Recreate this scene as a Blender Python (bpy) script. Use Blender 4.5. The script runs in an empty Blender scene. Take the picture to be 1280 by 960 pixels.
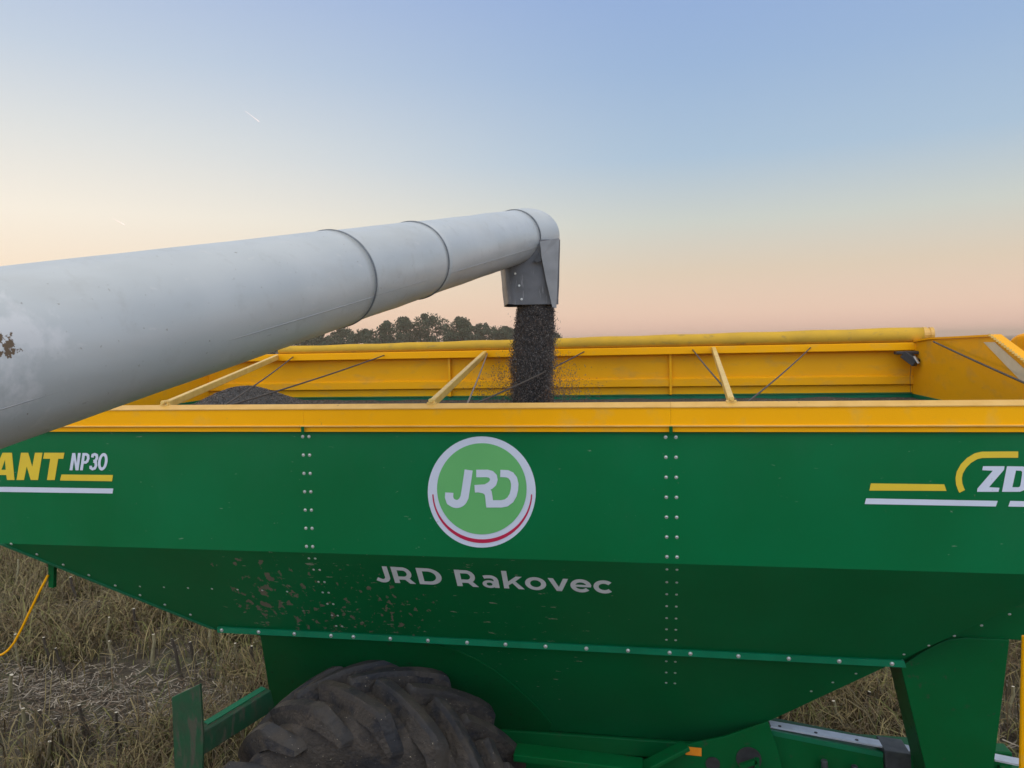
import bpy, bmesh, math, random
import numpy as np
from mathutils import Vector, Matrix, noise
from mathutils.geometry import tessellate_polygon
random.seed(7); rng = np.random.default_rng(7)
R_ = math.radians
scn = bpy.context.scene; col = scn.collection

# ------------------------------------------------------------ camera
YAW, PITCH, ROLL, F = R_(10.2), R_(2.98), R_(1.15), 960.0
GZ = -0.6                                    # field level (origin is near panel plane)
CAM = Vector((0, -4.5, 3.6))
fw = Vector((-math.sin(YAW)*math.cos(PITCH), math.cos(YAW)*math.cos(PITCH), -math.sin(PITCH)))
r0 = Vector((math.cos(YAW), math.sin(YAW), 0)); u0 = r0.cross(fw)
rt = r0*math.cos(ROLL) - u0*math.sin(ROLL); up = u0*math.cos(ROLL) + r0*math.sin(ROLL)
cd = bpy.data.cameras.new('camera'); cam = bpy.data.objects.new('camera', cd); col.objects.link(cam)
cd.sensor_width = 36; cd.lens = F/1280*36; cd.clip_start = 0.05; cd.clip_end = 20000
M3 = Matrix((rt, up, -fw)).transposed()
cam.matrix_world = Matrix.Translation(CAM) @ M3.to_4x4()
scn.camera = cam

def ray(x, y): return fw + rt*((x-640)/F) - up*((y-480)/F)
def pl(x, y, P, n):
    d = ray(x, y); return CAM + d*((Vector(P)-CAM).dot(n)/d.dot(n))
def at(x, y, Y): return pl(x, y, (0, Y, 0), Vector((0, 1, 0)))
def atz(x, y, z): return pl(x, y, (0, 0, z), Vector((0, 0, 1)))
def atx(x, y, X): return pl(x, y, (X, 0, 0), Vector((1, 0, 0)))

# ------------------------------------------------------------ light
SUN_EL, SUN_AZ = R_(4), R_(-68)              # azimuth from +Y towards -X
sd = Vector((math.sin(SUN_AZ)*math.cos(SUN_EL), math.cos(SUN_AZ)*math.cos(SUN_EL), math.sin(SUN_EL)))
w = bpy.data.worlds.new('World'); scn.world = w; w.use_nodes = True
nt = w.node_tree; nt.nodes.clear(); N = nt.nodes.new; L = nt.links.new
out = N('ShaderNodeOutputWorld'); bg = N('ShaderNodeBackground'); L(bg.outputs[0], out.inputs[0])
sky = N('ShaderNodeTexSky'); sky.sky_type = 'NISHITA'; sky.sun_disc = False
sky.sun_elevation = SUN_EL; sky.sun_rotation = SUN_AZ; sky.altitude = 200; sky.air_density = 1.0; sky.dust_density = 2.0; sky.ozone_density = 1.5
tc = N('ShaderNodeTexCoord'); sx = N('ShaderNodeSeparateXYZ'); L(tc.outputs['Generated'], sx.inputs[0])
asn = N('ShaderNodeMath'); asn.operation = 'ARCSINE'; L(sx.outputs[2], asn.inputs[0])
sc = N('ShaderNodeMath'); sc.operation = 'MULTIPLY'; sc.inputs[1].default_value = 2/math.pi; L(asn.outputs[0], sc.inputs[0])
def s2l(c): return tuple(((v/255)/12.92 if v/255 <= .04045 else ((v/255+.055)/1.055)**2.4) for v in c)
def ramp(stops):
    r = N('ShaderNodeValToRGB'); e = r.color_ramp.elements
    while len(e) > 1: e.remove(e[0])
    for i, (p, c) in enumerate(stops):
        el = e[0] if i == 0 else e.new(p/90)
        el.position = p/90; el.color = (*s2l(c), 1)
    L(sc.outputs[0], r.inputs[0]); return r
rA = ramp([(0, (246,200,184)), (2, (246,212,190)), (5, (230,212,190)), (8.5, (210,215,208)), (13, (176,200,222)), (19, (158,186,222)), (26, (144,172,220)), (42, (200,200,198)), (90, (222,214,198))])
rB = ramp([(0, (255,212,180)), (4, (255,232,206)), (9, (254,245,230)), (14, (230,232,230)), (19, (202,215,230)), (26, (170,190,226)), (42, (206,202,198)), (90, (222,214,198))])
dot = N('ShaderNodeVectorMath'); dot.operation = 'DOT_PRODUCT'; L(tc.outputs['Generated'], dot.inputs[0]); dot.inputs[1].default_value = sd
mr = N('ShaderNodeMapRange'); mr.interpolation_type = 'SMOOTHSTEP'; mr.inputs[1].default_value = .3; mr.inputs[2].default_value = .97; L(dot.outputs['Value'], mr.inputs[0])
mx = N('ShaderNodeMix'); mx.data_type = 'RGBA'; L(mr.outputs[0], mx.inputs[0]); L(rA.outputs[0], mx.inputs[6]); L(rB.outputs[0], mx.inputs[7])
mul = N('ShaderNodeVectorMath'); mul.operation = 'SCALE'; mul.inputs[3].default_value = 0.06; L(sky.outputs[0], mul.inputs[0])
# the high dome, out of frame, gets an added boost to light the cart
hi = N('ShaderNodeMapRange'); hi.interpolation_type = 'SMOOTHSTEP'; hi.inputs[1].default_value = .3; hi.inputs[2].default_value = .7
hi.inputs[3].default_value = 1.0; hi.inputs[4].default_value = 1.15; L(sx.outputs[2], hi.inputs[0])
# a stronger boost added to the unseen sky behind the viewer brightens the cart
bk = N('ShaderNodeVectorMath'); bk.operation = 'DOT_PRODUCT'; L(tc.outputs['Generated'], bk.inputs[0]); bk.inputs[1].default_value = (0.15, -.95, .3)
bm_ = N('ShaderNodeMapRange'); bm_.interpolation_type = 'SMOOTHSTEP'; bm_.inputs[1].default_value = 0.0; bm_.inputs[2].default_value = .8
bm_.inputs[3].default_value = 1.0; bm_.inputs[4].default_value = 3.2; L(bk.outputs['Value'], bm_.inputs[0])
m2 = N('ShaderNodeMath'); m2.operation = 'MULTIPLY'; L(hi.outputs[0], m2.inputs[0]); L(bm_.outputs[0], m2.inputs[1])
s2 = N('ShaderNodeVectorMath'); s2.operation = 'SCALE'; L(mx.outputs[2], s2.inputs[0]); L(m2.outputs[0], s2.inputs[3])
ad = N('ShaderNodeMix'); ad.data_type = 'RGBA'; ad.inputs[0].default_value = .9
L(mul.outputs[0], ad.inputs[6]); L(s2.outputs[0], ad.inputs[7])
L(ad.outputs[2], bg.inputs[0]); bg.inputs[1].default_value = 1.05
sl = bpy.data.lights.new('sun', 'SUN'); sun = bpy.data.objects.new('sun', sl); col.objects.link(sun)
sl.energy = 0.5; sl.angle = R_(8); sl.color = (1, .72, .45)
sun.rotation_euler = sd.to_track_quat('Z', 'Y').to_euler()
scn.view_settings.view_transform = 'Standard'; scn.view_settings.look = 'None'
scn.view_settings.gamma = 1; scn.view_settings.exposure = 0; scn.view_settings.use_curve_mapping = False

# ------------------------------------------------------------ materials
def mat(name, c1, c2=None, scale=4, rough=.5, metal=0, bump=0, bscale=40, coat=0, spec=.5, detail=6, lo=.35, hi=.7):
    m = bpy.data.materials.new(name); m.use_nodes = True; t = m.node_tree; b = t.nodes['Principled BSDF']
    b.inputs['Roughness'].default_value = rough; b.inputs['Metallic'].default_value = metal
    b.inputs['Coat Weight'].default_value = coat; b.inputs['Coat Roughness'].default_value = .12
    b.inputs['Specular IOR Level'].default_value = spec
    b.inputs['Base Color'].default_value = (*c1, 1)
    g = t.nodes.new('ShaderNodeNewGeometry')
    if c2 is not None:
        n = t.nodes.new('ShaderNodeTexNoise'); n.inputs['Scale'].default_value = scale; n.inputs['Detail'].default_value = detail
        t.links.new(g.outputs['Position'], n.inputs['Vector'])
        r = t.nodes.new('ShaderNodeMapRange'); r.inputs[1].default_value = lo; r.inputs[2].default_value = hi
        x = t.nodes.new('ShaderNodeMix'); x.data_type = 'RGBA'; x.name = 'basemix'
        x.inputs[6].default_value = (*c1, 1); x.inputs[7].default_value = (*c2, 1)
        t.links.new(n.outputs[0], r.inputs[0]); t.links.new(r.outputs[0], x.inputs[0]); t.links.new(x.outputs[2], b.inputs['Base Color'])
    if bump:
        n2 = t.nodes.new('ShaderNodeTexNoise'); n2.inputs['Scale'].default_value = bscale; n2.inputs['Detail'].default_value = 5
        t.links.new(g.outputs['Position'], n2.inputs['Vector'])
        bp = t.nodes.new('ShaderNodeBump'); bp.inputs['Strength'].default_value = bump; bp.inputs['Distance'].default_value = .02
        t.links.new(n2.outputs[0], bp.inputs['Height']); t.links.new(bp.outputs[0], b.inputs['Normal'])
    return m
def overlay(m, color, scale, thresh, width=.03, center=None, radius=1, stretch=(1, 1, 1), amount=1.0, rough=.9, seed=0, rot=(0,0,0), inner=.2):
    """a layer of dirt / scratches / added colour with its own shape, optionally only near a point"""
    t = m.node_tree; b = t.nodes['Principled BSDF']; g = t.nodes.new('ShaderNodeNewGeometry')
    mp = t.nodes.new('ShaderNodeMapping'); mp.inputs['Scale'].default_value = stretch; mp.inputs['Location'].default_value = (seed, seed*1.7, seed*.6); mp.inputs['Rotation'].default_value = rot
    t.links.new(g.outputs['Position'], mp.inputs[0])
    n = t.nodes.new('ShaderNodeTexNoise'); n.inputs['Scale'].default_value = scale; n.inputs['Detail'].default_value = 5; n.inputs['Roughness'].default_value = .6
    t.links.new(mp.outputs[0], n.inputs['Vector']); src = n.outputs[0]
    if center is not None:
        d = t.nodes.new('ShaderNodeVectorMath'); d.operation = 'DISTANCE'; d.inputs[1].default_value = center
        t.links.new(g.outputs['Position'], d.inputs[0])
        fr = t.nodes.new('ShaderNodeMapRange'); fr.interpolation_type = 'SMOOTHSTEP'; fr.inputs[1].default_value = radius*inner; fr.inputs[2].default_value = radius
        fr.inputs[3].default_value = 0; fr.inputs[4].default_value = -.35
        t.links.new(d.outputs['Value'], fr.inputs[0])
        a = t.nodes.new('ShaderNodeMath'); a.operation = 'ADD'; t.links.new(src, a.inputs[0]); t.links.new(fr.outputs[0], a.inputs[1]); src = a.outputs[0]
    r = t.nodes.new('ShaderNodeMapRange'); r.inputs[1].default_value = thresh; r.inputs[2].default_value = thresh+width; r.inputs[4].default_value = amount
    t.links.new(src, r.inputs[0])
    x = t.nodes.new('ShaderNodeMix'); x.data_type = 'RGBA'; x.inputs[7].default_value = (*color, 1)
    bc = b.inputs['Base Color']
    if bc.is_linked: t.links.new(bc.links[0].from_socket, x.inputs[6])
    else: x.inputs[6].default_value = bc.default_value
    t.links.new(r.outputs[0], x.inputs[0]); t.links.new(x.outputs[2], bc)
    rr = b.inputs['Roughness']; y = t.nodes.new('ShaderNodeMix'); y.data_type = 'FLOAT'; y.inputs[3].default_value = rough
    if rr.is_linked: t.links.new(rr.links[0].from_socket, y.inputs[2])
    else: y.inputs[2].default_value = rr.default_value
    t.links.new(r.outputs[0], y.inputs[0]); t.links.new(y.outputs[0], rr)
    return m
GRN = (.0, .118, .032); GRN2 = (.0, .140, .043)
dust = (.16, .15, .11)
m_green = mat('green paint', GRN, GRN2, 1.2, .33, coat=.06, bump=.22, bscale=1.7, spec=.2)
overlay(m_green, dust, 30, .70, .03, stretch=(1, 1, .8), amount=.6, seed=3)
overlay(m_green, (.30,.32,.25), 12, .715, .01, stretch=(1, 1, 3.5), amount=.5, seed=9, rot=(0,.9,0))
overlay(m_green, (.03, .15, .08), 2.2, .5, .3, stretch=(1, 1, .5), amount=.2, seed=31, rough=.5)
m_hop = mat('green hopper paint', (.0, .110, .029), (.0, .128, .037), 1.5, .36, coat=.05, bump=.22, bscale=1.7, spec=.15)
m_hop_clean = mat('green frame paint', (.0, .088, .020), (.0, .105, .027), 2.5, .4, coat=.03, bump=.04, bscale=9, spec=.12)
overlay(m_hop_clean, (.05,.05,.035), 18, .62, .08, amount=.5, seed=12)
m_trim = mat('green trim paint', (.0, .14, .06), (.0, .17, .075), 6, .35, coat=.15, spec=.3)
m_dirtyplate = mat('dirty green plate', (.002, .07, .025), (.02, .055, .026), 9, .55, bump=.15, bscale=30)
overlay(m_dirtyplate, (.07,.06,.04), 14, .5, .12, stretch=(1.6, 1.6, .35), amount=.8, seed=2)
YEL = (.90, .405, .001)
m_yel = mat('yellow paint', YEL, (.86, .38, .001), 2, .42, coat=.0, spec=.12)
overlay(m_yel, (.55, .36, .09), 7, .56, .2, amount=.35, seed=4)
overlay(m_yel, (.30, .20, .06), 30, .72, .03, amount=.6, seed=5)
m_yel_in = mat('dusty yellow paint', (.80, .37, .003), (.74, .335, .006), 1.5, .55, spec=.12)
overlay(m_yel_in, (.42, .27, .08), 5, .52, .25, stretch=(1,1,2.5), amount=.45, seed=8)
overlay(m_yel_in, (.22, .16, .08), 26, .70, .04, amount=.6, seed=6)
m_yedge = mat('pale worn yellow edge', (.68, .40, .10), (.60, .33, .06), 9, .4)
overlay(m_yedge, (.3, .2, .1), 30, .68, .03, amount=.7, seed=5)
m_tarp = mat('rolled ochre tarpaulin', (.60, .35, .03), (.52, .31, .035), 6, .7, spec=.2, bump=.25, bscale=12)
overlay(m_tarp, (.22, .17, .08), 16, .6, .1, stretch=(.5,1,1), amount=.5, seed=2)
m_strut = mat('cream yellow pole paint', (.74, .50, .14), (.64, .40, .09), 14, .42)
overlay(m_strut, (.3, .25, .15), 24, .64, .06, amount=.6, seed=1)
m_tube = mat('pale grey weathered paint', (.50, .52, .52), (.45, .475, .48), 3.0, .45, coat=.08, bump=.05, bscale=7)
overlay(m_tube, (.22, .20, .17), 60, .69, .02, amount=.8, seed=1)
overlay(m_tube, (.30, .30, .29), 50, .69, .02, stretch=(1, .4, 1), amount=.5, seed=23)
overlay(m_tube, (.33, .31, .27), 2.2, .52, .25, stretch=(2, .6, 3), amount=.22, seed=29)
overlay(m_tube, (.36, .36, .34), 12, .58, .12, stretch=(1, 1, 1), amount=.25, seed=7)
overlay(m_tube, (.60, .59, .57), 30, .66, .03, stretch=(1, .25, 1), amount=.4, seed=17, rough=.6)
m_spout = mat('worn dark grey spout', (.115, .115, .12), (.08, .08, .08), 8, .5, metal=.1, bump=.15, bscale=14)
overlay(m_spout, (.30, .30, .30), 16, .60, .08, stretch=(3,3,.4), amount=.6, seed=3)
m_spout2 = mat('lighter grey spout fold', (.24, .24, .24), (.18, .18, .18), 9, .5, bump=.1, bscale=20)  # right-hand fold of the chute, lighter than its dark front
m_seam2 = mat('dull weld bead', (.30, .31, .31), (.38, .38, .37), 20, .5)
m_seam = mat('dark seam band', (.10, .115, .13), (.18, .19, .20), 20, .5)
m_bolt = mat('zinc bolt', (.62, .63, .60), (.5, .5, .48), 50, .3, metal=.7)
m_white = mat('white vinyl lettering', (.60, .62, .70), (.56, .58, .66), 8, .35)
m_whited = mat('soiled white vinyl lettering', (.66, .66, .67), (.58, .58, .57), 8, .4)
m_ltgreen = mat('light green vinyl', (.12, .40, .125), (.13, .42, .13), 3, .35)
m_red = mat('red vinyl', (.50, .012, .06), (.45, .012, .055), 3, .35)
m_yvin = mat('yellow vinyl lettering', (.72, .50, .03), (.68, .46, .03), 8, .35)
for mm in (m_white, m_whited, m_yvin): overlay(mm, (.25, .2, .13), 30, .68, .03, amount=.5, seed=11)
m_cable = mat('dark steel cable', (.05, .04, .035), (.09, .07, .05), 60, .6)
m_cable_l = mat('grey steel cable', (.26, .18, .13), (.2, .15, .11), 60, .5)
m_rub = mat('muddy tyre rubber', (.014, .015, .019), (.045, .037, .029), 3.6, .7, bump=.6, bscale=26, lo=.38, hi=.62)
overlay(m_rub, (.056, .046, .037), 5, .53, .08, amount=.8, seed=2)
overlay(m_rub, (.42, .36, .26), 60, .70, .02, amount=.9, seed=21)
m_mud = mat('caked field mud', (.036, .030, .025), (.066, .053, .042), 9, .9, bump=1.0, bscale=34)
overlay(m_mud, (.014, .015, .020), 4, .52, .10, amount=.9, seed=6)
overlay(m_mud, (.42, .36, .26), 60, .68, .02, amount=.9, seed=21)
m_rim = mat('yellow wheel paint', (.6, .33, .02), (.2, .13, .06), 6, .5)
m_black = mat('black plastic', (.02, .02, .022), (.04, .04, .04), 20, .5)
m_zinc = mat('galvanised strip', (.62, .65, .70), (.5, .53, .58), 12, .4, metal=.4)
m_orange = mat('orange reflector', (.85, .28, .01), (.8, .24, .01), 30, .25, coat=.5)
m_grain = mat('dark sunflower seed', (.024, .022, .022), (.095, .088, .082), 120, .7, bump=.9, bscale=110, lo=.4, hi=.62)
m_seed = [mat('seed black', (.028, .024, .022), rough=.6), mat('seed dark brown', (.11, .078, .058), rough=.6), mat('seed grey stripe', (.20, .18, .16), rough=.6)]
m_chaff = mat('chaff flake', (.16, .075, .035), rough=.8)

# ------------------------------------------------------------ object helpers
def link(name, me, m, parent=None, smooth=False):
    o = bpy.data.objects.new(name, me); col.objects.link(o)
    if m is not None:
        for k in (m if isinstance(m, list) else [m]): me.materials.append(k)
    if parent is not None:
        o.parent = parent
        if parent.type == 'EMPTY': o.location = -parent.location
    if smooth:
        me.polygons.foreach_set('use_smooth', [True]*len(me.polygons))
    return o
def obj(name, bm, m, parent=None, smooth=False, bevel=0, seg=2):
    bmesh.ops.recalc_face_normals(bm, faces=bm.faces[:])
    me = bpy.data.meshes.new(name); bm.to_mesh(me); bm.free()
    o = link(name, me, m, parent, smooth)
    if bevel:
        b = o.modifiers.new('bevel', 'BEVEL'); b.width = bevel; b.segments = seg; b.limit_method = 'ANGLE'; b.angle_limit = R_(40)
    return o
def tag(o, label=None, cat=None, group=None, kind=None):
    for k, v in (('label', label), ('category', cat), ('group', group), ('kind', kind)):
        if v: o[k] = v
    return o
def empty(name, loc):
    o = bpy.data.objects.new(name, None); col.objects.link(o); o.location = loc; return o
def prism(bm, pts, d):
    """pts: list of world points forming a polygon; extruded by vector d"""
    d = Vector(d); a = [bm.verts.new(p) for p in pts]; b = [bm.verts.new(Vector(p)+d) for p in pts]
    bm.faces.new(a); bm.faces.new(b[::-1])
    for i in range(len(a)):
        j = (i+1) % len(a); bm.faces.new((a[i], a[j], b[j], b[i]))
def box(bm, a, b):
    x0, y0, z0 = a; x1, y1, z1 = b
    prism(bm, [(x0, y0, z0), (x1, y0, z0), (x1, y1, z0), (x0, y1, z0)], (0, 0, z1-z0))
def tube(bm, pts, r, n=10, cap=True):
    pts = [Vector(p) for p in pts]; rings = []
    rr = r if isinstance(r, (list, tuple)) else [r]*len(pts)
    T0 = (pts[1]-pts[0]).normalized(); a = T0.orthogonal().normalized()
    for i, p in enumerate(pts):
        T = ((pts[min(i+1, len(pts)-1)]-pts[max(i-1, 0)])).normalized()
        a = (a - T*a.dot(T)).normalized(); b = T.cross(a)
        rings.append([bm.verts.new(p + (a*math.cos(2*math.pi*k/n)+b*math.sin(2*math.pi*k/n))*rr[i]) for k in range(n)])
    for i in range(len(rings)-1):
        for k in range(n):
            bm.faces.new((rings[i][k], rings[i][(k+1) % n], rings[i+1][(k+1) % n], rings[i+1][k]))
    if cap: bm.faces.new(rings[0][::-1]); bm.faces.new(rings[-1])
def beam(bm, p, q, w, h, upv=(0, 0, 1)):
    p, q = Vector(p), Vector(q); T = (q-p).normalized(); s = T.cross(Vector(upv)).normalized(); u = s.cross(T)
    prism(bm, [p+s*w/2+u*h/2, p-s*w/2+u*h/2, p-s*w/2-u*h/2, p+s*w/2-u*h/2], q-p)
def quick(name, m, parent, fn, **k):
    bm = bmesh.new(); fn(bm); return obj(name, bm, m, parent, **k)
def flat(name, m, parent, polys, mapf, thick=None):
    """polys: list of (outer, holes...) of 2D points, mapped to the panel"""
    bm = bmesh.new()
    for poly in polys:
        loops = [[mapf(*p) for p in lp] for lp in poly]
        tri = tessellate_polygon([[Vector((p[0], -p[1], 0)) for p in lp] for lp in poly])
        vs = [bm.verts.new(p) for lp in loops for p in lp]
        for t in tri:
            try: bm.faces.new([vs[i] for i in t])
            except ValueError: pass
    return obj(name, bm, m, parent)
def ribbon(pts, w):
    """outline of a stroke with constant width along a smoothed polyline"""
    P = [Vector(p) for p in pts]; l, r = [], []
    for i, p in enumerate(P):
        a = (P[i]-P[i-1]).normalized() if i else None; b = (P[i+1]-P[i]).normalized() if i < len(P)-1 else None
        t = ((a or b)+(b or a)).normalized(); nrm = Vector((-t.y, t.x)); ww = w/2/max(.5, nrm.dot(Vector((-(b or a).y, (b or a).x))))
        l.append(tuple(p+nrm*ww)); r.append(tuple(p-nrm*ww))
    return [l+r[::-1]]
def arc(cx, cy, rx, ry, a0, a1, n=16):
    return [(cx+rx*math.cos(R_(a0+(a1-a0)*i/n)), cy+ry*math.sin(R_(a0+(a1-a0)*i/n))) for i in range(n+1)]

# ------------------------------------------------------------ ground
bm = bmesh.new(); xs = [-2900, -600, -80, -30] + [-24+i*1.0 for i in range(49)] + [30, 80, 600, 2900]
ys = [-2900, -600, -60] + [-20+i*1.0 for i in range(61)] + [60, 100, 200, 600, 2900]
gv = {}
for i, x in enumerate(xs):
    for j, y in enumerate(ys):
        z = GZ + (noise.noise(Vector((x*.5, y*.5, 0)))*.05 if abs(x) < 30 and abs(y) < 50 else 0)
        gv[i, j] = bm.verts.new((x, y, z))
for i in range(len(xs)-1):
    for j in range(len(ys)-1): bm.faces.new((gv[i, j], gv[i+1, j], gv[i+1, j+1], gv[i, j+1]))
m_ground = mat('stubble field soil', (.035, .027, .017), (.075, .06, .04), 7, .95, bump=1.0, bscale=25)
overlay(m_ground, (.055, .065, .025), 2.0, .52, .12, amount=.7, seed=5)
overlay(m_ground, (.42, .35, .24), 3, .30, .25, center=(-2, -7.5, GZ), radius=10, amount=.7, seed=3, inner=.7)  # unseen pale straw patch, added to bounce light up under the auger tube
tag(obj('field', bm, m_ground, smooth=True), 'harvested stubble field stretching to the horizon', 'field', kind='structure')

# vegetation litter and dry weeds: one 'stuff' object of blades
def blades(name, n, region, hmin, hmax, width, mats, droop=(.2, 1.1), lay=False, seed=1, label='', cat='', segs=4, dens=None):
    g = np.random.default_rng(seed)
    X = g.uniform(region[0], region[1], n*3); Y = g.uniform(region[2], region[3], n*3)
    nv = np.array([noise.noise(Vector((x*.55, y*.55, seed*3.1)))*.6 + noise.noise(Vector((x*1.7, y*1.7, seed)))*.5 for x, y in zip(X, Y)])
    keep = (g.uniform(-.55, .55, n*3) < nv) if dens is None else dens(X, Y, nv, g)
    X, Y, nv = X[keep][:n], Y[keep][:n], nv[keep][:n]; n = len(X)
    h = g.uniform(hmin, hmax, n) * (1+.35*np.clip((Y-6)/3, 0, 1)) * (0.75+.7*np.clip(nv+.3, 0, 1))
    az = g.uniform(0, 2*np.pi, n); dr = g.uniform(*droop, n); wd = width*g.uniform(.5, 1.5, n)
    V = np.zeros((n, segs+1, 2, 3)); p = np.stack([X, Y, np.full(n, GZ-.02)], 1)
    if lay: p[:, 2] = GZ + g.uniform(.0, .12, n)
    ang = (g.uniform(0, .5, n) if not lay else g.uniform(1.25, 1.75, n)); step = h/segs
    saz = az + np.pi/2 + g.uniform(-.8, .8, n)
    for s in range(segs+1):
        ww = wd*(1-.75*(s/segs)**2) if not lay else wd
        side = np.stack([np.cos(saz)*ww/2, np.sin(saz)*ww/2, g.uniform(-.2, .2, n)*ww], 1)
        V[:, s, 0] = p-side; V[:, s, 1] = p+side
        d = np.stack([np.sin(ang)*np.cos(az), np.sin(ang)*np.sin(az), np.cos(ang)], 1)
        p = p + d*step[:, None]; p[:, 2] = np.maximum(p[:, 2], GZ+.01)
        ang = ang + dr*(1.6 if s else .6)*(.6 if not lay else .1)
        az = az + g.uniform(-.3, .3, n)
    me = bpy.data.meshes.new(name); nvv = n*(segs+1)*2
    me.vertices.add(nvv); me.vertices.foreach_set('co', V.reshape(-1))
    base = (np.arange(n)*(segs+1)*2)[:, None]; q = []
    for s in range(segs): q.append(base + np.array([[2*s, 2*s+1, 2*s+3, 2*s+2]]))
    q = np.stack(q, 1).reshape(-1); nf = n*segs
    me.loops.add(nf*4); me.loops.foreach_set('vertex_index', q.astype(np.int32))
    me.polygons.add(nf); me.polygons.foreach_set('loop_start', np.arange(nf, dtype=np.int32)*4)
    for m in mats: me.materials.append(m)
    mi = g.integers(0, len(mats), n); me.polygons.foreach_set('material_index', np.repeat(mi, segs).astype(np.int32))
    me.update(); me.validate()
    o = bpy.data.objects.new(name, me); col.objects.link(o)
    return tag(o, label, cat, kind='stuff')
mb = [mat('dry straw', (.30, .235, .10), (.17, .135, .055), 5, .8), mat('brown dead leaf', (.15, .098, .042), (.075, .05, .025), 5, .85),
      mat('olive weed', (.12, .13, .028), (.18, .165, .05), 5, .75), mat('grey stalk', (.17, .135, .07), (.085, .068, .038), 5, .85)]
ml = [mat('bleached litter', (.36, .31, .24), (.24, .20, .155), 5, .85), mat('grey litter', (.22, .19, .15), (.13, .11, .085), 5, .9), mat('brown litter', (.12, .085, .055), rough=.9)]
pc = atz(95, 872, GZ)
def patch(X, Y): return np.exp(-(((X-pc.x)/2.3)**2+((Y-pc.y-.12*(pc.x-X))/.60)**2))
near_w = lambda X, Y, nv, g: g.uniform(0, 1, len(X)) < np.clip(.5+nv*2.2-1.3*patch(X, Y)+.06*(Y-7), .02, 1)
blades('dry_weeds', 170000, (-16, 7, 1.0, 15), .22, .80, .012, [mb[0], mb[1], mb[3], mb[1], mb[0], mb[2], mb[3]], seed=2, dens=near_w, droop=(.3, 1.5), label='thick tangled stand of dry brown weeds and dead leaves behind the cart', cat='weeds')
blades('straw_stalks', 11000, (-16, 7, 1.0, 14), .30, .75, .010, [mb[0], mb[3], mb[1], mb[0]], seed=9, droop=(0, .06), segs=2, dens=near_w, label='thin straight dry stalks sticking up through the weeds', cat='stalks')
blades('green_weeds', 22000, (-15, 7, 1.0, 11), .12, .42, .011, [mb[2], mb[2], mb[0]], seed=5, dens=lambda X, Y, nv, g: g.uniform(0, 1, len(X)) < np.clip(.3+nv*1.4-1.1*patch(X, Y), .01, 1), label='olive green weeds sprouting between the stubble', cat='weeds')
blades('straw_litter', 60000, (-15, 7, -1, 12), .05, .24, .012, ml, seed=3, lay=True, segs=2, label='pale chopped straw and stalk litter strewn on the soil', cat='straw',
       dens=lambda X, Y, nv, g: g.uniform(0, 1, len(X)) < .12+.9*patch(X, Y))

# stubble stalks that stand out one by one
m_st = mat('dark sunflower stump', (.03, .022, .016), (.07, .055, .036), 18, .85, bump=.3)
m_stp = mat('pale sunflower stump', (.28, .24, .13), (.20, .17, .09), 18, .8)
m_cut = mat('pale cut pith', (.55, .50, .40), rough=.8)
def stump(px, py, h, lean, dark):
    b = atz(px, py, GZ); pts = []
    for i in range(5):
        t = i/4; pts.append((b.x+lean*h*t+.012*math.sin(9*t+px), b.y+.05*h*t*math.sin(px), GZ-.03+h*t))
    bm = bmesh.new(); r = random.uniform(.017, .025); tube(bm, pts, [r*1.25, r*1.05, r, r*.95, r*.9], 7)
    o = obj('stubble_stalk', bm, m_st if dark else m_stp, smooth=False)
    o.data.materials.append(m_cut); o.data.polygons[len(o.data.polygons)-1].material_index = 1
    tag(o, ('dark' if dark else 'pale straw coloured') + ' cut sunflower stalk standing in the stubble field', 'stalk', ('dark' if dark else 'pale')+' sunflower stubble stalks')
for px, py, h, ln, dk in [(82,945,.42,-.25,1),(118,935,.5,-.3,1),(108,925,.35,-.2,1),(150,938,.45,-.05,1),(60,930,.4,-.2,1),(68,840,.5,-.25,1),(86,850,.45,-.35,1),
      (228,850,.55,-.25,1),(142,835,.4,-.1,0),(28,915,.3,.1,0),(300,840,.42,-.12,0),(318,842,.4,-.05,1),(245,835,.38,-.2,1),(190,832,.45,.08,0),(24,835,.5,-.05,0),
      (62,958,.3,.05,0),(215,790,.55,-.2,0),(120,790,.5,.12,1),(46,780,.5,.1,1),(175,800,.5,-.15,1),(10,880,.4,.2,0),(132,812,.5,.15,0),(265,815,.45,-.1,0),
      (1060,925,.45,-.35,0),(1080,905,.4,.1,1),(1040,895,.4,-.1,0),(1258,900,.4,.2,0),(98,760,.55,-.2,1),(20,740,.6,.1,0),(150,770,.6,.05,0)]:
    stump(px, py, h, ln, dk)

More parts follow.
